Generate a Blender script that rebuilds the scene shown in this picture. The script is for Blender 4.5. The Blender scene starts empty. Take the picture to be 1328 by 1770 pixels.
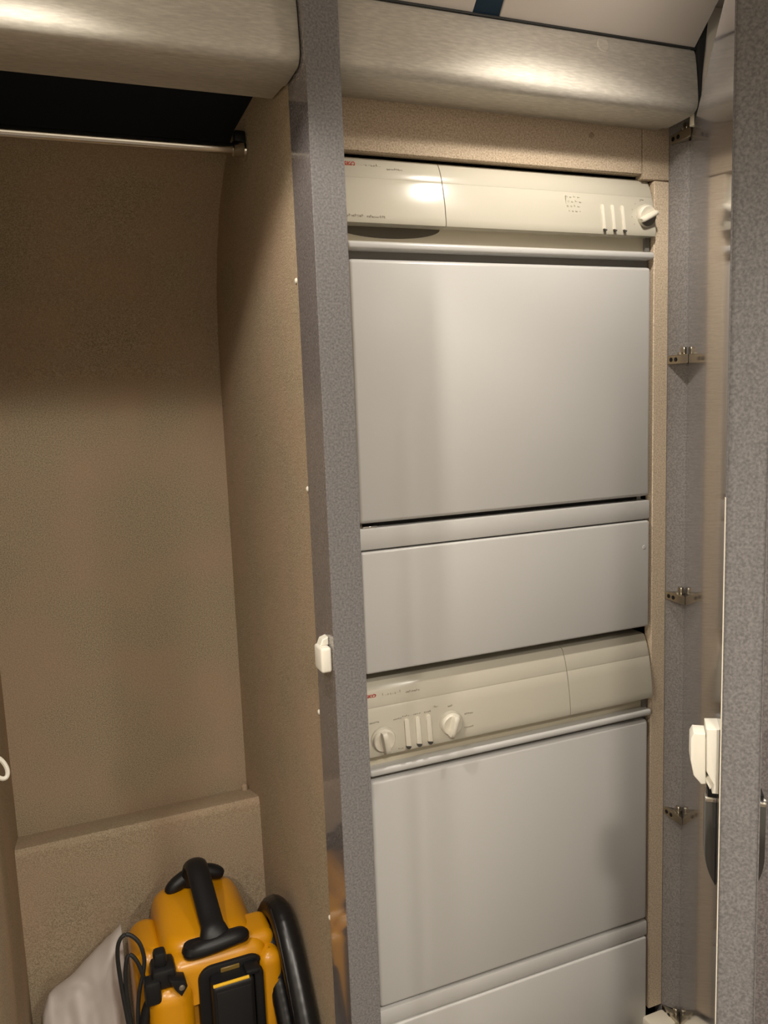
import bpy, bmesh, math, random
from mathutils import Vector, Matrix
import mathutils.noise as mnoise

random.seed(4)
S = bpy.context.scene
COL = S.collection
H = 1.30                      # eye height above the cabin floor; z below is measured from the eye
PI = math.pi

# ------------------------------------------------------------------ camera
F_PX, YAW, PITCH, ROLL = 1420.0, math.radians(22.263), math.radians(-7.898), math.radians(-2.196)
f = Vector((math.sin(YAW)*math.cos(PITCH), math.cos(YAW)*math.cos(PITCH), math.sin(PITCH)))
r = Vector((math.cos(YAW), -math.sin(YAW), 0))
u = r.cross(f)
c_, s_ = math.cos(ROLL), math.sin(ROLL)
R_, U_ = c_*r + s_*u, -s_*r + c_*u
cam = bpy.data.cameras.new('camera')
cam.sensor_fit = 'VERTICAL'; cam.sensor_height = 36.0; cam.lens = F_PX/1770*36.0
cam.clip_start = 0.02
co = bpy.data.objects.new('camera', cam); COL.objects.link(co)
M = Matrix((R_, U_, -f)).transposed().to_4x4(); M.translation = (0, 0, H)
co.matrix_world = M
S.camera = co

# ------------------------------------------------------------------ world, lamps, exposure
w_ = bpy.data.worlds.new('world'); S.world = w_; w_.use_nodes = True
w_.node_tree.nodes['Background'].inputs[0].default_value = (1, .93, .82, 1)
w_.node_tree.nodes['Background'].inputs[1].default_value = 0.12
WARM = (1.0, .915, .80)
# two downlights, then three unseen fill lamps added for brightness: ((x, y), watts, lens radius, beam angle, soft edge)
LAMPS = [((0.02, .875), 21.5, .020, 126, .28), ((0.78, .865), 14.6, .020, 140, .45), ((0.10, -.40), 146.0, .06, 160, 1.0), ((.95, -.40), 120.0, .06, 160, 1.0), ((-.55, .25), 92.0, .06, 160, 1.0)]
CEIL = .62
def lamp(xy, watts, rad, beam, soft):
    l = bpy.data.lights.new('downlight_fill_lamp', 'SPOT'); l.energy = watts; l.color = WARM
    l.spot_size = math.radians(beam); l.spot_blend = soft; l.shadow_soft_size = rad
    o = bpy.data.objects.new('downlight_fill_lamp', l); COL.objects.link(o); o.location = (xy[0], xy[1], H+CEIL-.012)
def spill(xy, watts):
    l = bpy.data.lights.new('added_spill', 'POINT'); l.energy = watts; l.color = WARM; l.shadow_soft_size = .02  # weak point light added beside each lamp to lift the ceiling
    o = bpy.data.objects.new('added_spill', l); COL.objects.link(o); o.location = (xy[0], xy[1], H+CEIL-.035)
SPILL = 0.6
for xy, wt, rd_, ba_, so_ in LAMPS:
    lamp(xy, wt, rd_, ba_, so_); spill(xy, SPILL)
S.view_settings.view_transform = 'Standard'; S.view_settings.look = 'None'
S.view_settings.gamma = 1; S.view_settings.use_curve_mapping = False
S.view_settings.exposure = 0.07

# ------------------------------------------------------------------ materials
def mat(name, col, rough=.5, metal=0, spec=.5, coat=0, coat_rough=.05, emit=0):
    m = bpy.data.materials.new(name); m.use_nodes = True
    b = m.node_tree.nodes['Principled BSDF']
    b.inputs['Base Color'].default_value = (*col, 1); b.inputs['Roughness'].default_value = rough
    b.inputs['Metallic'].default_value = metal; b.inputs['Specular IOR Level'].default_value = spec
    b.inputs['Coat Weight'].default_value = coat; b.inputs['Coat Roughness'].default_value = coat_rough
    if emit:
        b.inputs['Emission Color'].default_value = (*col, 1); b.inputs['Emission Strength'].default_value = emit
    return m
def noisy(m, stops, scale=200, detail=4, stretch=(1, 1, 1), bump=0, bump_dist=.002, second=None, rough=None):
    """colour from noise in object space, optional second slow noise and bump"""
    nt = m.node_tree; N = nt.nodes; L = nt.links; b = N['Principled BSDF']
    tc = N.new('ShaderNodeTexCoord'); mp = N.new('ShaderNodeMapping'); mp.inputs['Scale'].default_value = stretch
    L.new(tc.outputs['Object'], mp.inputs[0])
    n = N.new('ShaderNodeTexNoise'); n.inputs['Scale'].default_value = scale; n.inputs['Detail'].default_value = detail
    L.new(mp.outputs[0], n.inputs['Vector'])
    cr = N.new('ShaderNodeValToRGB')
    while len(cr.color_ramp.elements) < len(stops): cr.color_ramp.elements.new(.5)
    for e, (p, c) in zip(cr.color_ramp.elements, stops): e.position = p; e.color = (*c, 1)
    L.new(n.outputs['Fac'], cr.inputs[0]); out = cr.outputs[0]
    if second:
        sc2, tint, amt = second
        n2 = N.new('ShaderNodeTexNoise'); n2.inputs['Scale'].default_value = sc2; n2.inputs['Detail'].default_value = 3
        L.new(tc.outputs['Object'], n2.inputs['Vector'])
        r2 = N.new('ShaderNodeMapRange'); r2.inputs[1].default_value = .4; r2.inputs[2].default_value = .65; r2.inputs[4].default_value = amt
        L.new(n2.outputs['Fac'], r2.inputs[0])
        mx = N.new('ShaderNodeMixRGB'); mx.inputs[2].default_value = (*tint, 1)
        L.new(r2.outputs[0], mx.inputs[0]); L.new(out, mx.inputs[1]); out = mx.outputs[0]
    L.new(out, b.inputs['Base Color'])
    if bump:
        bp = N.new('ShaderNodeBump'); bp.inputs['Strength'].default_value = bump; bp.inputs['Distance'].default_value = bump_dist
        L.new(n.outputs['Fac'], bp.inputs['Height']); L.new(bp.outputs[0], b.inputs['Normal'])
    return m

CARPET = noisy(mat('carpet', (.4, .32, .22), .95, spec=.1), [(.36, (.255, .20, .130)), (.5, (.355, .288, .198)), (.66, (.455, .38, .268))],
               420, 5, bump=.5, bump_dist=.003, second=(7, (.44, .30, .21), .42))
FACING = noisy(mat('cabinet_lining', (.5, .4, .28), .9, spec=.1), [(.33, (.37, .285, .20)), (.5, (.50, .405, .30)), (.68, (.62, .52, .40))],
               380, 5, bump=.35, bump_dist=.002)
JAMB_LIT = noisy(mat('jamb_laminate_lit', (.2, .18, .18), .5, spec=.35), [(.33, (.175, .162, .160)), (.5, (.232, .216, .211)), (.66, (.295, .277, .270))], 330, 4)  # grey laminate made paler, light on the jamb put into its colour
STRIP_LIT = noisy(mat('lining_strip_lit', (.5, .4, .28), .9, spec=.1), [(.33, (.47, .37, .27)), (.5, (.62, .51, .385)), (.68, (.75, .64, .50))], 380, 5, bump=.35, bump_dist=.002)  # cabinet lining made paler to stand in for light on this strip
LAMINATE = noisy(mat('grey_laminate', (.2, .18, .18), .5, spec=.35),
                 [(.33, (.120, .114, .117)), (.5, (.163, .156, .157)), (.66, (.212, .203, .202))], 330, 4)
GLOSS = noisy(mat('polished_grey_laminate', (.2, .18, .18), .10, spec=.6, coat=.6, coat_rough=.05),
              [(.33, (.12, .108, .112)), (.5, (.165, .150, .150)), (.66, (.22, .20, .20))], 330, 4)
WHITE = mat('white_enamel', (.615, .61, .595), .32, coat=.2, coat_rough=.2)
IVORY = mat('ivory_plastic', (.55, .52, .435), .20, spec=.4, coat=.1, coat_rough=.1)
IVORYD = mat('ivory_plastic_recess', (.60, .55, .43), .5)
KNOBM = mat('knob_plastic', (.72, .68, .58), .35)
SLOTM = mat('slot_tip_dark', (.06, .055, .05), .5)
SCOOP = mat('scoop_shade_brown', (.10, .085, .06), .6)
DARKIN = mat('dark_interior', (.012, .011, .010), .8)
NAVY = mat('navy_lining', (.006, .010, .016), .75, spec=.2)
NAVYB = mat('navy_band_paint', (.010, .028, .050), .35)
BLACK = mat('black_rubber', (.012, .012, .012), .6)
BPLAST = mat('black_plastic', (.007, .007, .008), .45, spec=.35)
SHADEGREY = mat('shade_grey', (.17, .16, .145), .6)  # dark grey standing in for shade under the bar and on the knob
HOSEM = mat('black_hose_plastic', (.006, .006, .007), .33)
YELLOW = mat('yellow_plastic', (.58, .250, .001), .36, coat=.2, coat_rough=.2)
YELLOWC = mat('yellow_trim', (.80, .47, .03), .4)
CHROME = mat('chrome', (.72, .70, .66), .14, metal=1)
NICKEL = mat('nickel', (.50, .46, .38), .30, metal=1)
STEELD = mat('dark_chrome', (.10, .10, .10), .16, metal=.8)
WPLAST = mat('white_plastic', (.80, .77, .68), .4)
WCEIL = mat('ceiling_panel', (.60, .55, .49), .35, coat=.3, coat_rough=.2)
CREAM = mat('cream_panel', (.82, .76, .64), .5)
ROOMW = mat('cabin_wall', (.70, .66, .58), .6)
FLOORM = noisy(mat('dark_floor', (.10, .08, .06), .5), [(.3, (.05, .04, .03)), (.7, (.14, .11, .08))], 40, 4)
REDINK = mat('red_ink', (.62, .10, .07), .5)
GREYINK = mat('grey_ink', (.36, .32, .26), .5)
PALEINK = mat('pale_grey_ink', (.50, .46, .36), .5)
BAGM = mat('white_bag_film', (.62, .57, .54), .42)
AMBER = mat('amber_label', (.16, .10, .02), .4)
GASKET = mat('dark_gasket', (.02, .02, .02), .6)
LAMPG = mat('lamp_glass', (1, .88, .70), .4, emit=4.0)
# satin metallic vinyl with a fine horizontal weave
HEADER = noisy(mat('satin_vinyl', (.5, .46, .38), .58, metal=.42, spec=.5),
               [(.3, (.47, .445, .39)), (.5, (.54, .51, .45)), (.7, (.62, .59, .52))], 300, 5, stretch=(.22, 1, 1.3), bump=.09, bump_dist=.0015)

# ------------------------------------------------------------------ mesh helpers
ORIGIN = {}
def empty(name, loc, label=None, cat=None, group=None, kind=None):
    o = bpy.data.objects.new(name, None); COL.objects.link(o); o.empty_display_size = .05
    p = Vector((loc[0], loc[1], loc[2]+H)); o.location = p; ORIGIN[o.name] = p
    tag(o, label, cat, group, kind); return o
def tag(o, label=None, cat=None, group=None, kind=None):
    if label: o['label'] = label
    if cat: o['category'] = cat
    if group: o['group'] = group
    if kind: o['kind'] = kind
    return o
def fin(name, bm, m, parent=None, smooth=True, label=None, loc=None, angle=40):
    """bm is in eye coordinates; links it as ONE object under parent"""
    bmesh.ops.recalc_face_normals(bm, faces=bm.faces)
    if parent is not None: org = ORIGIN[parent.name]
    else: org = Vector((loc[0], loc[1], loc[2]+H)) if loc else Vector((0, 0, 0))
    bmesh.ops.translate(bm, vec=Vector((0, 0, H))-org, verts=bm.verts)
    me = bpy.data.meshes.new(name); bm.to_mesh(me); bm.free()
    if smooth:
        me.polygons.foreach_set('use_smooth', [True]*len(me.polygons))
        try: me.set_sharp_from_angle(angle=math.radians(angle))
        except Exception: pass
    me.materials.append(m)
    o = bpy.data.objects.new(name, me); COL.objects.link(o)
    if parent is not None: o.parent = parent
    else: o.location = org
    ORIGIN[o.name] = org
    if label: o['label'] = label
    return o
def box(bm, x0, x1, y0, y1, z0, z1, bev=0, seg=2, mtx=None):
    g = bmesh.ops.create_cube(bm, size=1)
    vs = g['verts']
    for v in vs:
        v.co = Vector(((x0+x1)/2+v.co.x*(x1-x0), (y0+y1)/2+v.co.y*(y1-y0), (z0+z1)/2+v.co.z*(z1-z0)))
    if mtx is not None:
        for v in vs: v.co = mtx @ v.co
    if bev:
        es = list({e for v in vs for e in v.link_edges})
        bmesh.ops.bevel(bm, geom=es, offset=bev, segments=seg, affect='EDGES', profile=.5)
    return bm
def bx(*a, **k): return box(bmesh.new(), *a, **k)
def prism(bm, pts, a, b, axis='x', bev=0, seg=2, fn=None, ends='ab'):
    """closed polygon pts (2D) extruded from a to b; axis x: pts=(y,z); y: (x,z); z: (x,y)"""
    def P(p, t):
        return Vector((t, p[0], p[1])) if axis == 'x' else Vector((p[0], t, p[1])) if axis == 'y' else Vector((p[0], p[1], t))
    va = [bm.verts.new(fn(p, a) if fn else P(p, a)) for p in pts]; vb = [bm.verts.new(fn(p, b) if fn else P(p, b)) for p in pts]
    fa = bm.faces.new(va); fb = bm.faces.new(vb[::-1])
    n = len(pts)
    for i in range(n): bm.faces.new((va[i], vb[i], vb[(i+1) % n], va[(i+1) % n]))
    if bev:
        bmesh.ops.recalc_face_normals(bm, faces=bm.faces)
        es = (list(fa.edges) if 'a' in ends else [])+(list(fb.edges) if 'b' in ends else [])
        bmesh.ops.bevel(bm, geom=es, offset=bev, segments=seg, affect='EDGES', profile=.5)
    return bm
def lathe(bm, prof, n=24, mtx=None):
    """prof: list of (radius, height) around +Z, capped"""
    rings = []
    for rr, hh in prof:
        rings.append([bm.verts.new((rr*math.cos(2*PI*i/n), rr*math.sin(2*PI*i/n), hh)) for i in range(n)])
    for A, B in zip(rings, rings[1:]):
        for i in range(n): bm.faces.new((A[i], A[(i+1) % n], B[(i+1) % n], B[i]))
    bm.faces.new(rings[0][::-1]); bm.faces.new(rings[-1])
    if mtx is not None:
        for R in rings:
            for v in R: v.co = mtx @ v.co
    return bm
def spline(pts, k=8):
    out = []; P = [Vector(p) for p in pts]
    for i in range(len(P)-1):
        p0 = P[max(i-1, 0)]; p1 = P[i]; p2 = P[i+1]; p3 = P[min(i+2, len(P)-1)]
        for j in range(k):
            t = j/k; t2 = t*t; t3 = t2*t
            out.append(.5*((2*p1)+(-p0+p2)*t+(2*p0-5*p1+4*p2-p3)*t2+(-p0+3*p1-3*p2+p3)*t3))
    out.append(P[-1]); return out
def tube(bm, pts, rad, n=10, ref=Vector((1, 0, 0)), closed=False, flat=None):
    """sweep; rad a number or list; flat=(a,b) gives elliptical section (a along ref)"""
    P = [Vector(p) for p in pts]; m = len(P)
    rr = rad if isinstance(rad, (list, tuple)) else [rad]*m
    rings = []
    for i, p in enumerate(P):
        if closed: t = P[(i+1) % m]-P[i-1]
        else: t = P[min(i+1, m-1)]-P[max(i-1, 0)]
        t.normalize(); a = ref-t*ref.dot(t)
        if a.length < 1e-4: a = t.orthogonal()
        a.normalize(); b = t.cross(a)
        fa, fb = flat if flat else (1, 1)
        rings.append([bm.verts.new(p+rr[i]*(fa*a*math.cos(2*PI*k/n)+fb*b*math.sin(2*PI*k/n))) for k in range(n)])
    rng = range(m) if closed else range(m-1)
    for i in rng:
        A, B = rings[i], rings[(i+1) % m]
        for k in range(n): bm.faces.new((A[k], A[(k+1) % n], B[(k+1) % n], B[k]))
    if not closed:
        bm.faces.new(rings[0][::-1]); bm.faces.new(rings[-1])
    return bm
def rrect(x0, x1, y0, y1, rad, k=5):
    pts = []
    for cx, cy, a0 in ((x1-rad, y1-rad, 0), (x0+rad, y1-rad, 90), (x0+rad, y0+rad, 180), (x1-rad, y0+rad, 270)):
        for i in range(k+1):
            a = math.radians(a0+90*i/k); pts.append((cx+rad*math.cos(a), cy+rad*math.sin(a)))
    return pts
def loft(bm, secs, k=5):
    """secs: (z, x0,x1,y0,y1,rad) rounded rectangles stacked and capped"""
    rings = []
    for z, x0, x1, y0, y1, rad in secs:
        rad = min(rad, (x1-x0)/2-1e-4, (y1-y0)/2-1e-4)
        rings.append([bm.verts.new((p[0], p[1], z)) for p in rrect(x0, x1, y0, y1, rad, k)])
    for A, B in zip(rings, rings[1:]):
        n = len(A)
        for i in range(n): bm.faces.new((A[i], A[(i+1) % n], B[(i+1) % n], B[i]))
    bm.faces.new(rings[0][::-1]); bm.faces.new(rings[-1]); return bm
def rounded_loft(x0, x1, y0, y1, z0, z1, rad, top, k=6):
    """rounded box with a domed top edge of radius `top`"""
    secs = [(z0, x0, x1, y0, y1, rad), (z1-top, x0, x1, y0, y1, rad)]
    for i in range(1, 7):
        a = math.radians(15*i); d = top*(1-math.cos(a)); secs.append((z1-top+top*math.sin(a), x0+d, x1-d, y0+d, y1-d, max(rad-d*.6, .006)))
    return loft(bmesh.new(), secs, k)
def text(name, body, m, parent, x, y, z, size, tilt=0, shear=0, bold=0):
    cu = bpy.data.curves.new(name, 'FONT'); cu.body = body; cu.size = size; cu.extrude = .0003; cu.shear = shear; cu.offset = bold
    t = bpy.data.objects.new(name, cu); COL.objects.link(t)
    me = bpy.data.meshes.new_from_object(t); bpy.data.objects.remove(t)
    bm = bmesh.new(); bm.from_mesh(me); bpy.data.meshes.remove(me)
    rot = Matrix.Rotation(PI/2-tilt, 4, 'X')
    for v in bm.verts: v.co = rot @ v.co + Vector((x, y, z))
    return fin(name, bm, m, parent, smooth=False)

# ------------------------------------------------------------------ the setting
D = 1.218                    # depth of the appliance fronts
XP = .366                    # face of the carpeted partition
BX, BY = 1.089, 1.183        # door hinge line
UD = Vector((-.630, -.776, 0)).normalized(); WD = Vector((-UD.y, UD.x, 0))   # along the open door, and out of its outer face
HB = Vector((BX, BY, 0))
def st(name, bm, m, parent=None, smooth=True, **k):
    o = fin(name, bm, m, parent, smooth, **k)
    if parent is None: o['kind'] = 'structure'
    return o
st('floor', bx(-1.0, 2.0, -1.3, 1.95, -1.34, -1.30), FLOORM)
st('ceiling', bx(-1.0, 2.0, -1.3, 1.28, CEIL, CEIL+.04), WCEIL)
st('wall_rear', bx(-1.0, 2.0, -1.34, -1.30, -1.30, CEIL), ROOMW)
st('wall_outer', bx(-1.04, -1.0, -1.3, 1.28, -1.30, CEIL), ROOMW)
# closet shell: left side, back (coved at the top), partition, dark lid
st('wall_left', bx(-.16, -.122, 1.10, 1.90, -1.30, .52), CARPET)
bm = bmesh.new()
front = [(1.800, -.885), (1.800, .05), (1.796, .14), (1.782, .23), (1.752, .31), (1.705, .385), (1.645, .440), (1.594, .473)]
prism(bm, [(1.90, -1.30), (1.90, .53)] + [(1.594, .53)] + front[::-1] + [(1.800, -1.30)], -.122, XP, 'x')
wb = st('wall_back', bm, CARPET)
# ledge across the foot of the back wall, with its carpet-covered riser
bm = bmesh.new()
prism(bm, [(1.80, -1.30), (1.80, -.884), (1.690, -.852), (1.680, -.851), (1.674, -.856), (1.672, -.866), (1.668, -1.30)], -.122, XP, 'x')
st('trim_1', bm, CARPET)
st('wall_partition', bx(XP, .425, 1.186, 1.90, -1.30, .52), CARPET)
wp = bpy.data.objects['wall_partition']
for zz, yy in ((.176, 1.200), (-.133, 1.196), (-.488, 1.195), (-.840, 1.194)):
    bm = lathe(bmesh.new(), [(.0042, 0), (.0042, .0012), (.003, .0024), (.001, .0028)], 12, Matrix.Translation((XP, yy, zz)) @ Matrix.Rotation(-PI/2, 4, 'Y'))
    fin('screw_cap', bm, WPLAST, wp, label='small white screw cap on carpeted partition')
for zz, yy, rr in ((.0, 1.782, .004), (-.05, 1.775, .003)):
    bm = lathe(bmesh.new(), [(rr, 0), (rr, .001), (.001, .002)], 10, Matrix.Translation((XP, yy, zz)) @ Matrix.Rotation(-PI/2, 4, 'Y'))
    fin('screw', bm, NICKEL, wp)
bm = lathe(bmesh.new(), [(.007, -.006), (.007, .006), (.004, .010), (.001, .011)], 12, Matrix.Translation((XP-.010, 1.775, -.872)))
fin('carpet_tuft', bm, CARPET, bpy.data.objects['trim_1'])
bm = bmesh.new(); prism(bm, [(1.187, .530), (1.187, .508), (1.54, .487), (1.593, .472), (1.593, .530)], -.122, XP, 'x')
st('ceiling_closet', bm, NAVY)
# wall closing the gap between header and ceiling
st('wall_upper', bx(-1.0, 1.30, 1.265, 1.30, .53, CEIL+.02), NAVY)
# the grey pillar between the closet and the appliances, with the door-catch strike
pil = st('trim_2', bx(.364, .412, 1.100, 1.185, -1.30, CEIL, bev=.0003, seg=1), LAMINATE)
gl = st('pillar_side', bx(.3632, .3642, 1.1004, 1.185, -1.30, CEIL), GLOSS, parent=pil, smooth=False, label='polished side of grey pillar')
bm = bx(.346, .363, 1.108, 1.142, -.396, -.358, bev=.004, seg=3)
sk = fin('strike_plate', bm, WPLAST, pil, label='white plastic catch keeper on pillar')
bm = bmesh.new(); prism(bm, [(.363, -.358), (.350, -.358), (.354, -.349), (.363, -.346)], 1.122, 1.140, 'y', bev=.001, seg=1)
fin('keeper_tongue', bm, WPLAST, sk)
st('trim_3', bx(-.170, -.124, 1.06, 1.10, -1.30, .44), LAMINATE)
st('wall_left_front', bx(-1.0, -.160, 1.10, 1.13, -1.30, .44), LAMINATE)
# padded header: one bullnose profile, left and right of the pillar
def header(x0, x1, name, endr):
    prof = [(1.262, .548), (1.138, .548), (1.1275, .5455), (1.1245, .538), (1.1215, .520), (1.1190, .500), (1.1172, .480), (1.1166, .468)]
    for i in range(1, 8):
        a = math.radians(180+82*i/7); prof.append((1.1345+.018*math.cos(a), .463+.018*math.sin(a)))
    prof += [(1.160, .4435), (1.188, .4425), (1.200, .446), (1.262, .450)]
    bm = bmesh.new(); prism(bm, prof, x0, x1, 'x', bev=endr, seg=3)
    return st(name, bm, HEADER, angle=50)
hl = header(-1.0, .3620, 'trim_4', .002)
hr = header(.4125, 1.046, 'trim_5', .004)
bm = bmesh.new(); tube(bm, [(.4125, 1.1265, .5480), (1.046, 1.1265, .5480)], .0020, 8, Vector((0, 1, 0)))
fin('gasket', bm, GASKET, hr, label='thin black bead on top of header')
bm = lathe(bmesh.new(), [(.012, 0), (.012, .0005), (.0105, .0012), (.008, .0010), (.006, .0007), (.002, .0006)], 24, Matrix.Translation((.858, 1.1232, .531)) @ Matrix.Rotation(PI/2-.15, 4, 'X'))
fin('bumper_pad', bm, HEADER, hr, label='small round clear bumper on header')
# navy band across the ceiling
bm = bmesh.new(); path = spline([(.66, 1.262, 0), (.672, 1.20, 0), (.69, 1.10, 0), (.73, 1.02, 0), (.80, .97, 0)], 8)
la, lb = [], []
for i, p in enumerate(path):
    t = (path[min(i+1, len(path)-1)]-path[max(i-1, 0)]).normalized(); n_ = Vector((-t.y, t.x, 0))*.024
    la.append(p+n_); lb.append(p-n_)
prism(bm, [(p.x, p.y) for p in la+lb[::-1]], CEIL-.006, CEIL, 'z')
st('trim_6', bm, NAVYB, smooth=False)
bm = bmesh.new(); prism(bm, [(1.131, .5500), (1.068, .6185), (1.078, .6195), (1.152, .5500)], .610, .700, 'x')
st('trim_15', bm, NAVYB, smooth=False)
# white coved panels between header and ceiling
def cove(x0, x1, n):
    bm = bmesh.new(); prism(bm, [(1.128, .5500), (1.058, .6195), (1.066, .6255), (1.150, .5500)], x0, x1, 'x', bev=.003, seg=2)
    st(n, bm, WCEIL)
cove(.4125, .632, 'trim_13'); cove(.676, 1.046, 'trim_14')
# fittings for the downlights and the added fill lamps, let into the ceiling
for xy, wt, rd_, ba_, so_ in LAMPS:
    bm = bmesh.new()
    ri, ro, n = rd_+.002, rd_+.014, 28
    rings = [[bm.verts.new((xy[0]+q*math.cos(2*PI*i/n), xy[1]+q*math.sin(2*PI*i/n), z)) for i in range(n)] for q, z in ((ro, CEIL), (ro-.003, CEIL-.004), (ri, CEIL-.003), (ri, CEIL))]
    for A, B in zip(rings, rings[1:]):
        for i in range(n): bm.faces.new((A[i], A[(i+1) % n], B[(i+1) % n], B[i]))
    rg = fin('downlight_fill_ring', bm, CHROME, bpy.data.objects['ceiling'])
    bm = lathe(bmesh.new(), [(ri, 0), (ri, .002)], 24, Matrix.Translation((xy[0], xy[1], CEIL-.003)))
    fin('downlight_fill_glass', bm, LAMPG, rg)

# appliance niche: lining boards round the machines, dark recess behind
st('trim_7', bx(.4265, 1.012, 1.216, 1.236, .3715, .55, bev=.0012, seg=1), FACING)          # board above the dryer
b8 = st('trim_8', bx(1.0135, 1.0725, 1.216, 1.236, .3640, .55, bev=.0012, seg=1), FACING)   # corner piece
st('trim_9', bx(1.0395, 1.0725, 1.216, 1.236, -1.255, .3625, bev=.0012, seg=1), STRIP_LIT)     # right-hand strip
t7 = bpy.data.objects['trim_7']
bm = lathe(bmesh.new(), [(.005, 0), (.005, .001), (.001, .002)], 12, Matrix.Translation((.992, 1.216, .408)) @ Matrix.Rotation(PI/2, 4, 'X'))
fin('screw', bm, FACING, t7)
bm = lathe(bmesh.new(), [(.005, 0), (.005, .001), (.001, .002)], 12, Matrix.Translation((.905, 1.216, .428)) @ Matrix.Rotation(PI/2, 4, 'X'))
fin('screw', bm, CARPET, t7)
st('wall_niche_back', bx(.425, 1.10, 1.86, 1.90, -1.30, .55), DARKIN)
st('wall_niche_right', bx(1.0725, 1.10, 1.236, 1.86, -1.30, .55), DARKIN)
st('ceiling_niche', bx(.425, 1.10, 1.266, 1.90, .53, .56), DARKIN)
# jamb that the door hinges on, and the cabinet side beyond it
jb = bmesh.new()
prism(jb, [(1.0730, 1.2160), (BX, BY), (BX+.06, BY), (BX+.06, 1.26), (1.0730, 1.26)], -1.30, .470, 'z')
jamb = st('trim_10', jb, JAMB_LIT)
st('baseboard_right', bx(1.02, 1.0728, 1.170, 1.214, -1.30, -1.262, bev=.006), CREAM)
# cream frame and dark gasket beside the end of the header
bm = bmesh.new(); prism(bm, [(1.0565, .435), (1.0605, .508), (1.0770, .619), (1.30, .62), (1.30, .435)], 1.130, 1.150, 'y')
st('trim_11', bm, CREAM, smooth=False)
bm = bmesh.new(); prism(bm, [(1.0470, .430), (1.0510, .434), (1.0550, .508), (1.0680, .619), (1.0490, .619), (1.0470, .53)], 1.120, 1.129, 'y')
st('trim_12', bm, GASKET, smooth=False)
# wall behind the opened door, parallel with it
MD = Matrix((( UD.x, WD.x, 0, BX), (UD.y, WD.y, 0, BY), (0, 0, 1, 0), (0, 0, 0, 1)))   # (s, n_out, z) -> eye coordinates
st('wall_right', bx(.03, .590, .046, .42, -1.30, CEIL, mtx=MD), GLOSS, smooth=False)
st('wall_far_right', bx(2.0, 2.04, -1.3, 1.28, -1.30, CEIL), ROOMW)

# ------------------------------------------------------------------ the open door
LD, TD = .66, .040
door = st('door_1', bx(.002, LD, .0008, TD, -1.285, .424, bev=.0015, seg=1, mtx=MD), LAMINATE, smooth=False)
fin('door_lining', bx(.004, LD-.002, -.0006, .001, -1.283, .422, mtx=MD), GLOSS, door, smooth=False, label='polished inner face of door')
fin('edge_glint', bx(LD-.004, LD+.0004, -.0011, -.0002, -1.28, -.12, mtx=MD), CREAM, door, smooth=False, label='thin pale strip painted as light caught on door edge')  # pale strip painted where the door edge catches light
def dm(p, t): return MD @ Vector((t, p[0], p[1]))       # profile (n, z) at position s
# pull handle seen edge-on from both sides
def pull(n0, sgn):
    z0, z1, pr = -.590, -.484, .0125
    prof = [(n0, z1), (n0+sgn*pr, z1), (n0+sgn*pr, z0+.045)]
    for i in range(1, 6):
        a = i/6; prof.append((n0+sgn*pr*(1-a**2.2), z0+.045-.045*a))
    prof.append((n0, z0))
    bm = bmesh.new(); prism(bm, prof, LD-.055, LD-.030, bev=.0015, fn=dm)
    h = fin('pull_handle', bm, STEELD, door, label='dark pull handle with bright cap')
    bm = bmesh.new(); prism(bm, [(n0, z1), (n0+sgn*pr, z1), (n0+sgn*pr, z1+.006), (n0, z1+.006)], LD-.056, LD-.029, bev=.0008, fn=dm)
    fin('handle_cap', bm, CHROME, h, label='chrome cap')
    bm = bmesh.new(); prism(bm, [(n0, z1+.006), (n0+sgn*pr*.8, z1+.006), (n0+sgn*pr*.8, z1+.012), (n0, z1+.012)], LD-.052, LD-.033, fn=dm)
    fin('handle_stem', bm, BPLAST, h)
pull(-.0006, -1); pull(TD, 1)
# white push catch on the inner face
bm = bmesh.new(); prism(bm, [(-.0006, -.466), (-.0006, -.388), (-.0145, -.389), (-.0140, -.440), (-.0060, -.455), (-.0075, -.466)], LD-.050, LD-.014, bev=.0015, fn=dm)
ct = fin('door_catch', bm, WPLAST, door, label='white plastic child-safety catch')
bm = bmesh.new(); prism(bm, [(-.0140, -.405), (-.0150, -.397), (-.0280, -.397), (-.0310, -.403), (-.0312, -.430), (-.0275, -.449), (-.0190, -.459), (-.0140, -.458), (-.0140, -.440)], LD-.048, LD-.020, bev=.0022, fn=dm)
fin('catch_hook', bm, WPLAST, ct)
bm = bmesh.new(); prism(bm, [(-.0075, -.448), (-.0160, -.452), (-.0090, -.466), (-.0060, -.462)], LD-.044, LD-.024, bev=.001, fn=dm)
fin('catch_spring', bm, WPLAST, ct)
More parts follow.
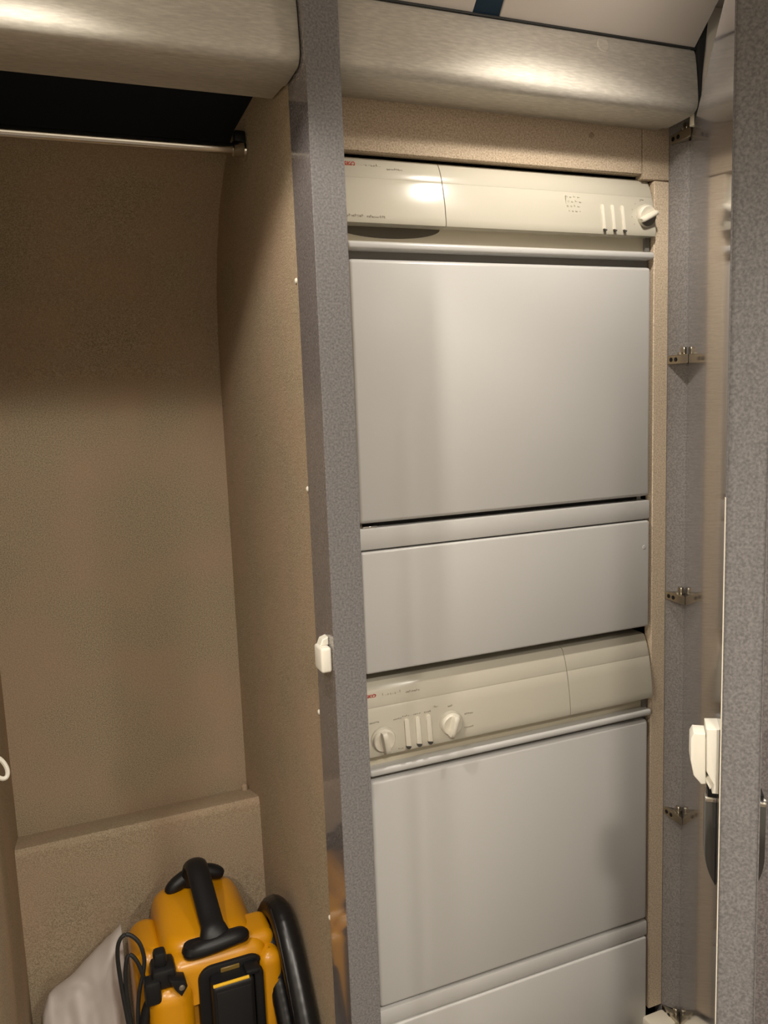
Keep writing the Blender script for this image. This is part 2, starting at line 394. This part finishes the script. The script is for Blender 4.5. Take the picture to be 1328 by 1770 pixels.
# hinges spanning jamb and door
JD = (Vector((BX, BY, 0))-Vector((1.073, 1.216, 0))); JL = JD.length; JD.normalize(); JN = Vector((-abs(JD.y), -abs(JD.x)*1, 0)).normalized()
def hinge(z):
    A = Vector((1.073, 1.216, 0))+JD*.001+JN*.002; inn = -WD
    Dp = HB+UD*.032+inn*.0012; Cn = HB+JN*.0012
    pts = [A, Dp, HB+inn*.0012, Cn]
    bm = bmesh.new(); prism(bm, [(p.x, p.y) for p in pts], z-.008, z+.008, 'z', bev=.001, seg=1)
    h = fin('hinge', bm, NICKEL, door, smooth=False)
    nn = (Dp-A).cross(Vector((0, 0, 1))).normalized()
    if nn.dot(inn) < 0: nn = -nn
    for k in (.16, .40):
        p = A.lerp(Dp, k)
        m4 = Matrix.Translation((p.x, p.y, z)) @ nn.to_track_quat('Z', 'Y').to_matrix().to_4x4()
        fin('screw', lathe(bmesh.new(), [(.0040, -.001), (.0040, .0008), (.002, .0012)], 10, m4), BPLAST, h)
    p = A.lerp(Dp, .62)*.55+HB*.45
    cm = box(bmesh.new(), p.x-.0035, p.x+.0035, p.y-.005, p.y+.005, z+.008, z+.021, bev=.001, seg=1)
    lathe(cm, [(.0055, .008), (.0055, .012), (.003, .0125)], 12, Matrix.Translation((p.x-.004, p.y+.003, z)))
    fin('adjusting_cam', cm, NICKEL, h)
for z in (.432, .049, -.393, -.829, -1.262): hinge(z)

# ------------------------------------------------------------------ clothes rail and wall hook in the closet
cr = empty('clothes_rail', (.12, 1.459, .432), 'chrome clothes rail across the top of the carpeted closet', 'rail')
bm = bmesh.new(); tube(bm, [(-.1215, 1.459, .432), (XP-.012, 1.459, .432)], .0095, 20, Vector((0, 1, 0)))
fin('rod', bm, CHROME, cr)
for x, d in ((XP, -1), (-.122, 1)):
    bm = lathe(bmesh.new(), [(.019, 0), (.019, .003), (.0125, .005), (.0125, .022), (.0105, .024)], 24, Matrix.Translation((x, 1.459, .432)) @ Matrix.Rotation(d*PI/2, 4, 'Y'))
    fin('flange', bm, CHROME, cr)
bm = bx(XP-.020, XP-.001, 1.452, 1.470, .443, .462, bev=.003)
fin('bracket_tab', bm, BPLAST, cr, label='black plastic tab over rail end')
hk = empty('wall_hook', (-.122, 1.36, -.548), 'white plastic loop hook on the left closet wall', 'hook')
bm = bmesh.new(); tube(bm, [(-.122+.001+.0120*(1+math.cos(a)), 1.360+.006*math.sin(a), -.548+.014*math.sin(a)-.010*math.cos(a)) for a in [2*PI*i/28 for i in range(28)]], .0036, 8, Vector((0, 1, 0)), closed=True)
fin('loop', bm, WPLAST, hk)
bm = bx(-.122, -.118, 1.350, 1.372, -.556, -.521, bev=.0015)
fin('backplate', bm, WPLAST, hk)

# ------------------------------------------------------------------ appliances
XA, XB = .448, 1.0365
FP = [(-.0130, 0.0), (-.0142, .004), (-.0135, .012), (-.0115, .030), (-.0075, .050), (-.0035, .0655), (-.0029, .0661), (-.0029, .0673), (-.0030, .0680), (.0030, .0840), (.0085, .0945), (.0130, .0990), (.0190, .1000)]
def fy(h):
    """front depth of the fascia at height h above its lower edge"""
    for (y0, h0), (y1, h1) in zip(FP, FP[1:]):
        if h0 <= h <= h1: return D + y0+(y1-y0)*(h-h0)/max(h1-h0, 1e-6)
    return D
def ftilt(h):
    return math.atan2(fy(min(h+.008, .099))-fy(max(h-.008, .005)), .016)
def appliance(name, label, ztop, zbase, dryer):
    """ztop = top of the fascia"""
    th = .102 if dryer else .121
    sc = th/.100
    t = empty(name, ((XA+XB)/2, D+.28, zbase), label, 'dryer' if dryer else 'washing machine')
    z0 = ztop-th                                     # lower edge of the fascia
    f2 = lambda zz: fy((zz-z0)/sc)
    tl = lambda zz: ftilt((zz-z0)/sc)/sc
    # casing, set back behind the front panels
    fin('casing', bx(XA+.001, XB-.0006, D+.022, D+.56, zbase+.004, ztop-.004, bev=.006), WHITE, t)
    split = .618 if dryer else .846
    prof = [(D+y, z0+h*sc) for y, h in FP]+[(D+.05, ztop), (D+.05, z0)]
    def fascia(n, a, b, lab=None):
        bm = bmesh.new(); prism(bm, prof, a, b, 'x', bev=.005, seg=3, ends='a' if a == XA else 'b')
        return fin(n, bm, IVORY, t, label=lab, angle=30)
    if dryer:
        left = fascia('filter_cover', XA, split-.0007); right = fascia('control_panel', split+.0007, XB); ctl = right; br = left
    else:
        left = fascia('control_panel', XA, split-.0007); right = fascia('service_flap', split+.0007, XB); ctl = left; br = left
    # recessed strip, trim bar, door, lower rail and panel
    zb = (.239 if dryer else -.6115)
    fin('recessed_strip', bx(XA+.004, XB-.003, D+.010, D+.024, zb-.014, z0+.004), IVORYD, t)
    fin('trim_bar', bx(XA+.004, XB-.001, D-.010, D+.020, zb-.0125, zb, bev=.0045, seg=3), WHITE, t)
    dt, db = (.213, -.1985) if dryer else (-.6335, -1.0495)
    fin('door_panel', bx(XA+.006, XB-.006, D-.006, D+.021, db, dt, bev=.0065, seg=3), WHITE, t)
    fin('bar_gap_shade', bx(XA+.005, XB-.002, D+.0095, D+.0225, dt-.004, zb-.011), SHADEGREY, t)  # dark grey strip in place of the shade between bar and door
    fin('recess_end_shade', bx(XB-.0115, XB-.0025, D+.004, D+.0225, zb-.001, z0+.003), SHADEGREY, t)
    rt, rb = (-.2065, -.2420) if dryer else (-1.0560, -1.0870)
    fin('lower_rail', bx(XA+.004, XB-.004, D-.004, D+.021, rb, rt, bev=.003), WHITE, t)
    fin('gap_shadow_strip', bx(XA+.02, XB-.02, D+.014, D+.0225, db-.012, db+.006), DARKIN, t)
    pt, pb = (rb-.0025, -.4475) if dryer else (rb-.0025, zbase+.004)
    kp = fin('lower_panel', bx(XA+.006, XB-.006, D-.006, D+.021, pb, pt, bev=.004, seg=3), WHITE, t)
    if dryer:
        bm = lathe(bmesh.new(), [(.004, -.001), (.004, .0006), (.0025, .0012), (.0008, .0008)], 14, Matrix.Translation((1.018, D-.006, -.294)) @ Matrix.Rotation(PI/2, 4, 'X'))
        fin('screw', bm, WHITE, kp)
        fin('door_clip', bx(XA+.012, XA+.038, D-.002, D+.012, -.2065, -.2035, bev=.0008, seg=1), CHROME, t)
        # finger scoop under the filter cover, flat, its shade painted dark brown
        bm = bmesh.new(); n = 22; ringf = []; ringb = []
        cx0, hw, dp = .528, .090, .017
        top = z0-.0010
        rows = []
        for j in range(6):
            q = j/5
            row = []
            for i in range(n+1):
                a = PI*i/n; k = 1-q*.65
                row.append(bm.verts.new((cx0-hw*math.cos(a)*k, D+.0094-.004*math.sin(q*PI/2)*0+.009*q*0-.0004*q, top-dp*math.sin(a)*k)))
            rows.append(row)
        for A, B in zip(rows, rows[1:]):
            for i in range(n): bm.faces.new((A[i], A[i+1], B[i+1], B[i]))
        bm.faces.new(rows[-1])
        fin('finger_scoop', bm, SCOOP, t, label='finger scoop under filter cover, its shade painted dark brown')
    # lettering
    zl = ztop-.0135 if dryer else ztop-.0215
    text('red_logo', 'ASKO', REDINK, br, .4475 if not dryer else .450, f2(zl)-.0006, zl-.003, .0092 if dryer else .0095, -tl(zl), bold=.00025)
    def glyphs(n, x0, x1, z, h, m, parent, seed, gap=.35, w=.0028):
        rd = random.Random(seed); bm = bmesh.new(); x = x0
        while x < x1:
            ww = w*rd.uniform(.5, 1.05); hh = h*rd.choice((.62, .62, .9, 1.0))
            yy = f2(z+hh/2)
            k = rd.randrange(3)
            if k != 1: box(bm, x, x+.0006, yy-.0006, yy+.002, z, z+hh)
            if k != 2: box(bm, x, x+ww, yy-.0006, yy+.002, z, z+.0006)
            box(bm, x, x+ww, yy-.0006, yy+.002, z+hh*.5, z+hh*.5+.0006)
            x += ww+w*gap
        return tag(fin(n, bm, m, parent, smooth=False), kind='stuff')
    if dryer:
        glyphs('fine_lettering', .484, .516, zl-.003, .006, PALEINK, br, 1, .8)
        glyphs('fine_lettering', .526, .551, zl-.006, .004, GREYINK, br, 2)
        glyphs('fine_lettering', .452, .478, z0+.008, .0042, GREYINK, br, 3)
        glyphs('fine_lettering', .484, .514, z0+.0075, .0042, GREYINK, br, 4)
        for i, zz in enumerate((.326, .318, .310, .302)):
            glyphs('symbol_print', .849+.003*(i % 2), .880-.004*((i+1) % 2), zz-.003, .004, PALEINK, ctl, 10+i, .9, .0045)
        bm = bmesh.new(); box(bm, .8475, .8482, f2(.313)-.0004, f2(.313)+.002, .301, .326)
        fin('symbol_frame', bm, PALEINK, ctl, smooth=False)
        slots = [(.922, .0056), (.943, .0056), (.964, .0056)]; sz0, sz1 = z0+.0045, z0+.050
    else:
        glyphs('fine_lettering', .484, .517, zl-.004, .006, PALEINK, br, 5, .8)
        glyphs('fine_lettering', .526, .550, zl-.005, .004, GREYINK, br, 6)
        slots = [(.5205, .0085), (.5405, .0085), (.5610, .0085)]; sz0, sz1 = z0+.004, z0+.054
    for k, (x, w) in enumerate(slots):
        zm = (sz0+sz1)/2; pts = []
        for i in range(9): a = PI*i/8; pts.append((x+w/2*math.cos(a), sz1-w/2+w/2*math.sin(a)))
        for i in range(9): a = PI+PI*i/8; pts.append((x+w/2*math.cos(a), sz0+w/2+w/2*math.sin(a)))
        def bfn(out):
            def q(p, tt): return Vector((p[0], f2(p[1])-out if tt == 0 else f2(p[1])+.004, p[1]))
            return q
        bm = bmesh.new(); prism(bm, [((p[0]-x)*1.35+x, (p[1]-zm)*1.04+zm) for p in pts], 0, 1, fn=bfn(.0004))
        bz = fin('button_surround', bm, IVORYD, ctl, smooth=False)
        bm = bmesh.new(); prism(bm, pts, 0, 1, bev=.0008, seg=2, fn=bfn(.0032 if not dryer else .0022))
        bt = fin('push_button', bm, KNOBM, bz)
        tp = [p for p in pts if p[1] < sz0+w/2+1e-6]
        bm = bmesh.new(); prism(bm, [(p[0], p[1]-.0008) for p in tp]+[(tp[0][0]-.0002, sz0+w*.62)], 0, 1, fn=bfn(.0050 if dryer else .0042)) if len(tp) > 3 else None
        fin('button_tip', bm, SLOTM, bz, smooth=False, label='dark button tip')
        if not dryer: glyphs('dial_marks', x-.006, x+.006, sz1+.003, .003, GREYINK, ctl, 30+k, .6)
    # programme knobs
    def knob(x, z, rad, ang, name='knob', tall=1.0, slim=.30, grip_shade=False):
        tilt = tl(z); y = f2(z)
        m4 = Matrix.Translation((x, y, z)) @ Matrix.Rotation(PI/2-(-tilt), 4, 'X')
        bm = lathe(bmesh.new(), [(rad*1.12, -.004), (rad*1.12, .0008), (rad*1.05, .0018), (rad*1.01, .0020)], 32, m4)
        sk = fin('knob_skirt', bm, IVORY, ctl)
        bm = lathe(bmesh.new(), [(rad, -.004), (rad, .005), (rad*.97, .0075), (rad*.90, .0088), (rad*.5, .0080), (rad*.1, .0078)], 36, m4)
        kn = fin(name, bm, KNOBM, sk)
        bm = bmesh.new(); mm = m4 @ Matrix.Rotation(ang, 4, 'Z')
        gw = rad*slim
        pr = [(-gw, .0075), (-gw*.75, .019), (-gw*.35, .0205), (gw*.35, .0205), (gw*.75, .019), (gw, .0075)]
        va = []
        for s in (-1.0, -.86, -.5, 0, .5, .86, 1.0):
            k = math.sqrt(max(0, 1-abs(s)**3.5))*.35+.65
            va.append([bm.verts.new(mm @ Vector((a*(1 if abs(s) < .99 else .8), s*rad*.97, .0075+(b-.0075)*k*tall))) for a, b in pr])
        for A, B in zip(va, va[1:]):
            for i in range(len(A)): bm.faces.new((A[i], A[(i+1) % len(A)], B[(i+1) % len(A)], B[i]))
        bm.faces.new(va[0]); bm.faces.new(va[-1])
        fin('knob_grip', bm, KNOBM, sk)
        if grip_shade:  # half-disc painted dark in place of the grip's shadow
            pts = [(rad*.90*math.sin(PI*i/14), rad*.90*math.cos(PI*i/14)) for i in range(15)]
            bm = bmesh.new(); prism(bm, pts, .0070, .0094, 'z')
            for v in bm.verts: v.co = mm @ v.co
            fin('knob_grip_shade', bm, SHADEGREY, sk, smooth=False, label='dark grey half-disc painted as shadow of knob grip')
    if dryer:
        knob(1.012, z0+.0335, .0185, math.radians(-64), tall=.9, slim=.24, grip_shade=True)
        for a in range(5):
            an = math.radians(100+28*a); x, z = 1.010+.027*math.cos(an), z0+.0335+.027*math.sin(an)
            bm = bx(x-.0007, x+.0007, f2(z)-.0004, f2(z)+.002, z-.0007, z+.0007); fin('dial_mark', bm, GREYINK, ctl, smooth=False)
        glyphs('dial_marks', 1.005, 1.013, z0+.062, .002, GREYINK, ctl, 60)
    else:
        knob(.4765, z0+.027, .0195, math.radians(10)); knob(.6025, z0+.031, .0195, math.radians(-12))
        glyphs('dial_marks', .600, .608, z0+.059, .0035, GREYINK, ctl, 40)
        glyphs('dial_marks', .630, .645, z0+.041, .0028, GREYINK, ctl, 41)
        glyphs('dial_marks', .628, .645, z0+.018, .0028, PALEINK, ctl, 42)
        glyphs('dial_marks', .498, .510, z0+.055, .0028, GREYINK, ctl, 43)
        glyphs('dial_marks', .455, .470, z0+.056, .0028, GREYINK, ctl, 44)
        glyphs('dial_marks', .572, .581, z0+.062, .005, PALEINK, ctl, 45)
        glyphs('dial_marks', .503, .511, z0+.005, .003, PALEINK, ctl, 46)
    return t
appliance('tumble_dryer', 'white tumble dryer with ivory fascia stacked above the washing machine', .367, -.452, True)
appliance('washing_machine', 'white washing machine with two round knobs, standing below the tumble dryer', -.466, -1.300, False)

# ------------------------------------------------------------------ yellow and black vacuum cleaner
V = empty('wet_dry_vacuum', (.20, 1.50, -1.30), 'yellow and black portable wet dry vacuum with T-shaped handle in the closet corner', 'vacuum')
fin('tank', rounded_loft(.082, .300, 1.385, 1.640, -1.285, -1.110, .05, .012), YELLOW, V)
bm = loft(bmesh.new(), [(-1.30, .080, .302, 1.383, 1.642, .05), (-1.262, .080, .302, 1.383, 1.642, .05)])
fin('base_rim', bm, BPLAST, V)
# motor housing, domed and stepped
secs = [(-1.112, .112, .304, 1.392, 1.636, .045), (-1.060, .112, .302, 1.394, 1.634, .045), (-1.012, .113, .297, 1.400, 1.630, .045),
        (-.990, .116, .289, 1.402, 1.626, .042), (-.972, .121, .279, 1.405, 1.618, .038), (-.961, .130, .266, 1.412, 1.606, .033), (-.957, .142, .254, 1.424, 1.592, .028)]
housing = fin('motor_housing', loft(bmesh.new(), secs, 7), YELLOW, V, angle=60)
fin('shoulder_block', rounded_loft(.252, .317, 1.388, 1.472, -1.11, -.970, .016, .018), YELLOW, housing, angle=60)
fin('side_pod', rounded_loft(.066, .130, 1.435, 1.575, -1.20, -.985, .03, .03), YELLOW, housing, angle=60)
fin('corner_column', rounded_loft(.082, .162, 1.352, 1.425, -1.285, -1.006, .034, .028), YELLOW, V, angle=60)
fin('right_column', rounded_loft(.280, .322, 1.356, 1.42, -1.285, -.992, .016, .022), YELLOW, V, angle=60)
fin('front_bridge', rounded_loft(.120, .300, 1.374, 1.47, -1.060, -.974, .022, .026), YELLOW, V, angle=60)
# black battery bay with arched top, and the battery in it
pts = []
x0, x1, zt, zb_ = .170, .288, -.992, -1.27
rad = .024
pts = [(x0, zb_)]
for i in range(7): a = math.radians(180-90*i/6); pts.append((x0+rad+rad*math.cos(a), zt-rad+rad*math.sin(a)))
for i in range(7): a = math.radians(90-90*i/6); pts.append((x1-rad+rad*math.cos(a), zt-rad+rad*math.sin(a)))
pts += [(x1, zb_)]
bm = bmesh.new(); prism(bm, pts, 1.368, 1.40, 'y', bev=.003, seg=2)
bay = fin('battery_bay', bm, BPLAST, V, label='black battery bay')
fin('charge_label', bx(.210, .244, 1.3655, 1.369, -1.014, -.999, bev=.001, seg=1), AMBER, bay, label='dim amber label')
bat = fin('battery_pack', bx(.188, .262, 1.330, 1.372, -1.24, -1.006, bev=.007, seg=3), BPLAST, V)
fin('battery_face', bx(.194, .256, 1.3275, 1.332, -1.235, -1.016, bev=.002), BPLAST, bat)
fin('battery_latch', bx(.190, .254, 1.3310, 1.3360, -1.0075, -1.0030, bev=.0012), YELLOWC, bat, label='yellow latch line on top of battery')
fin('battery_latch_tab', bx(.250, .276, 1.340, 1.368, -1.010, -1.000, bev=.003), BPLAST, bat)
fin('battery_rail', bx(.266, .284, 1.350, 1.372, -1.24, -1.014, bev=.004), BPLAST, bay)
# carrying handle: arched bar between two cross feet
bar = spline([(.2085, 1.392, -.962), (.2080, 1.402, -.944), (.2070, 1.430, -.934), (.2055, 1.480, -.914), (.2045, 1.522, -.898), (.2040, 1.550, -.897), (.2035, 1.574, -.915), (.2030, 1.582, -.952)], 6)
rads = []
for i in range(len(bar)):
    t_ = i/(len(bar)-1); rads.append(.019+.010*max(0, 1-t_/.2)+.004*max(0, (t_-.8)/.2))
bm = bmesh.new(); tube(bm, bar, rads, 16, Vector((1, 0, 0)), flat=(1.12, .66))
hd = fin('carry_handle', bm, BPLAST, V, angle=70)
ft = spline([(.152, 1.392, -.972), (.180, 1.386, -.964), (.209, 1.384, -.960), (.240, 1.386, -.958), (.267, 1.392, -.962)], 5)
n = len(ft); bm = bmesh.new(); tube(bm, ft, [.0145*(1-.55*(abs(2*i/(n-1)-1))**5) for i in range(n)], 14, Vector((0, 0, 1)), flat=(1, 1.15))
fin('front_foot', bm, BPLAST, hd, angle=70)
ft = spline([(.148, 1.578, -.960), (.172, 1.584, -.946), (.203, 1.590, -.938), (.236, 1.588, -.940), (.262, 1.582, -.950)], 5)
bm = bmesh.new(); tube(bm, ft, [.0150*(1-.55*(abs(2*i/(n-1)-1))**5) for i in range(n)], 14, Vector((0, 0, 1)), flat=(1, 1.1))
fin('rear_foot', bm, BPLAST, hd, angle=70)
bm = loft(bmesh.new(), [(-.966, .148, .270, 1.374, 1.412, .018), (-.955, .152, .266, 1.378, 1.408, .016)])
fin('foot_plate', bm, BPLAST, hd)
# latch gear and cord on the left
lt = fin('tank_latch', bx(.092, .134, 1.362, 1.410, -1.006, -.968, bev=.008), BPLAST, V)
fin('latch_arm', bx(.078, .106, 1.356, 1.385, -1.026, -.982, bev=.006), BPLAST, lt)
fin('latch_hook', bx(.098, .120, 1.372, 1.396, -.972, -.942, bev=.006), BPLAST, lt)
bm = bmesh.new(); prism(bm, [(.118, -.978), (.146, -.988), (.149, -1.000), (.138, -1.016), (.128, -1.002)], 1.346, 1.374, 'y', bev=.003)
fin('latch_toggle', bm, BPLAST, lt)
bm = lathe(bmesh.new(), [(.0052, -.002), (.0052, .001), (.003, .0018)], 14, Matrix.Translation((.139, 1.3462, -.998)) @ Matrix.Rotation(PI/2, 4, 'X'))
fin('toggle_pin', bm, NICKEL, lt)
cord = spline([(.064, 1.372, -1.20), (.052, 1.378, -1.10), (.043, 1.392, -1.00), (.041, 1.400, -.940), (.048, 1.402, -.914), (.062, 1.402, -.910), (.078, 1.398, -.928), (.084, 1.396, -.958), (.080, 1.394, -.985), (.070, 1.390, -1.02), (.064, 1.384, -1.08), (.066, 1.374, -1.20)], 8)
bm = bmesh.new(); tube(bm, cord, .0036, 8)
fin('power_cord', bm, BLACK, V)
cord = spline([(.060, 1.376, -1.18), (.052, 1.384, -1.06), (.050, 1.392, -.985), (.058, 1.396, -.945), (.072, 1.394, -.960), (.086, 1.390, -1.010), (.100, 1.386, -1.020)], 8)
bm = bmesh.new(); tube(bm, cord, .0036, 8)
fin('power_cord', bm, BLACK, V)
bm = bmesh.new(); tube(bm, spline([(.104, 1.386, -1.018), (.085, 1.382, -1.035), (.073, 1.378, -1.075), (.068, 1.374, -1.14)], 6), [.009]*19, 10)
fin('cord_plug', bm, BPLAST, V)
# hose wrapped down the right-hand side
def hose(pts, rad, name='hose'):
    p = spline(pts, 14); rr = [rad*(1+.012*math.sin(i*2.1)) for i in range(len(p))]
    bm = bmesh.new(); tube(bm, p, rr, 18); return fin(name, bm, HOSEM, V, angle=60)
hose([(.328, 1.490, -1.005), (.332, 1.462, -.972), (.3355, 1.420, -.960), (.3375, 1.372, -.985), (.339, 1.312, -1.055), (.340, 1.255, -1.135), (.340, 1.225, -1.210), (.339, 1.225, -1.272)], .0225)
hose([(.312, 1.405, -1.010), (.314, 1.385, -1.040), (.317, 1.352, -1.090), (.320, 1.315, -1.150), (.322, 1.290, -1.220), (.322, 1.285, -1.272)], .0195)
bm = bmesh.new(); tube(bm, spline([(.310, 1.425, -.992), (.311, 1.408, -1.006), (.313, 1.388, -1.035), (.3145, 1.374, -1.056)], 5), [.017]+[.0225]*14+[.0215], 18)
fin('hose_cuff', bm, BPLAST, V, angle=60)
for xo, pts in ((-.018, [(.3365, 1.425, -.935), (.3375, 1.375, -.965), (.338, 1.315, -1.040), (.339, 1.255, -1.130), (.339, 1.225, -1.210)]),):
    p = spline([(a+xo, b-.010, c-.010) for a, b, c in pts], 8); bm = bmesh.new(); tube(bm, p, .0022, 8)
    fin('hose_ridge', bm, BPLAST, V)

# ------------------------------------------------------------------ white bag slumped against the ledge riser
bg = bmesh.new()
nx, nt = 40, 26
zt = lambda q: -1.165+.03*min(1, q/.10)**.6+.112*q**1.5
grid = []
for i in range(nx+1):
    q = i/nx; x = -.100+.158*q
    top = zt(q); row = []
    for j in range(nt+1):
        v = j/nt
        if v < .12: a = v/.12; y = 1.655-.0*a; z = -1.298+(top-.03+1.298)*a
        elif v < .42:
            a = (v-.12)/.30*PI; y = 1.618+.037*math.cos(a); z = top-.03+.03*math.sin(a)
        else:
            a = (v-.42)/.58; y = 1.581-.085*a**.8-.0; z = top-.03-(top-.03+1.298)*a
        d = .010*mnoise.noise(Vector((x*22, z*9, y*11)))+.005*mnoise.noise(Vector((x*60, z*18, 3)))
        edge = min(1, 6*q, 6*(1-q)); y += d*edge if v > .2 else 0
        z += .004*mnoise.noise(Vector((x*30, 7, y*20)))*(1 if .12 < v < .42 else 0)
        y = min(y, 1.655)
        y = 1.6+(y-1.6)*(.55+.45*min(1, 5*min(q, 1-q)+.1))
        row.append(bg.verts.new((x, y, max(z, -1.299))))
    grid.append(row)
for A, B in zip(grid, grid[1:]):
    for j in range(nt): bg.faces.new((A[j], A[j+1], B[j+1], B[j]))
    bg.faces.new((A[nt], A[0], B[0], B[nt]))
bg.faces.new(grid[0]); bg.faces.new(grid[-1][::-1])
tag(fin('plastic_bag', bg, BAGM, loc=(-.02, 1.60, -1.30), angle=80), 'crumpled white plastic bag slumped behind the yellow vacuum', 'bag')
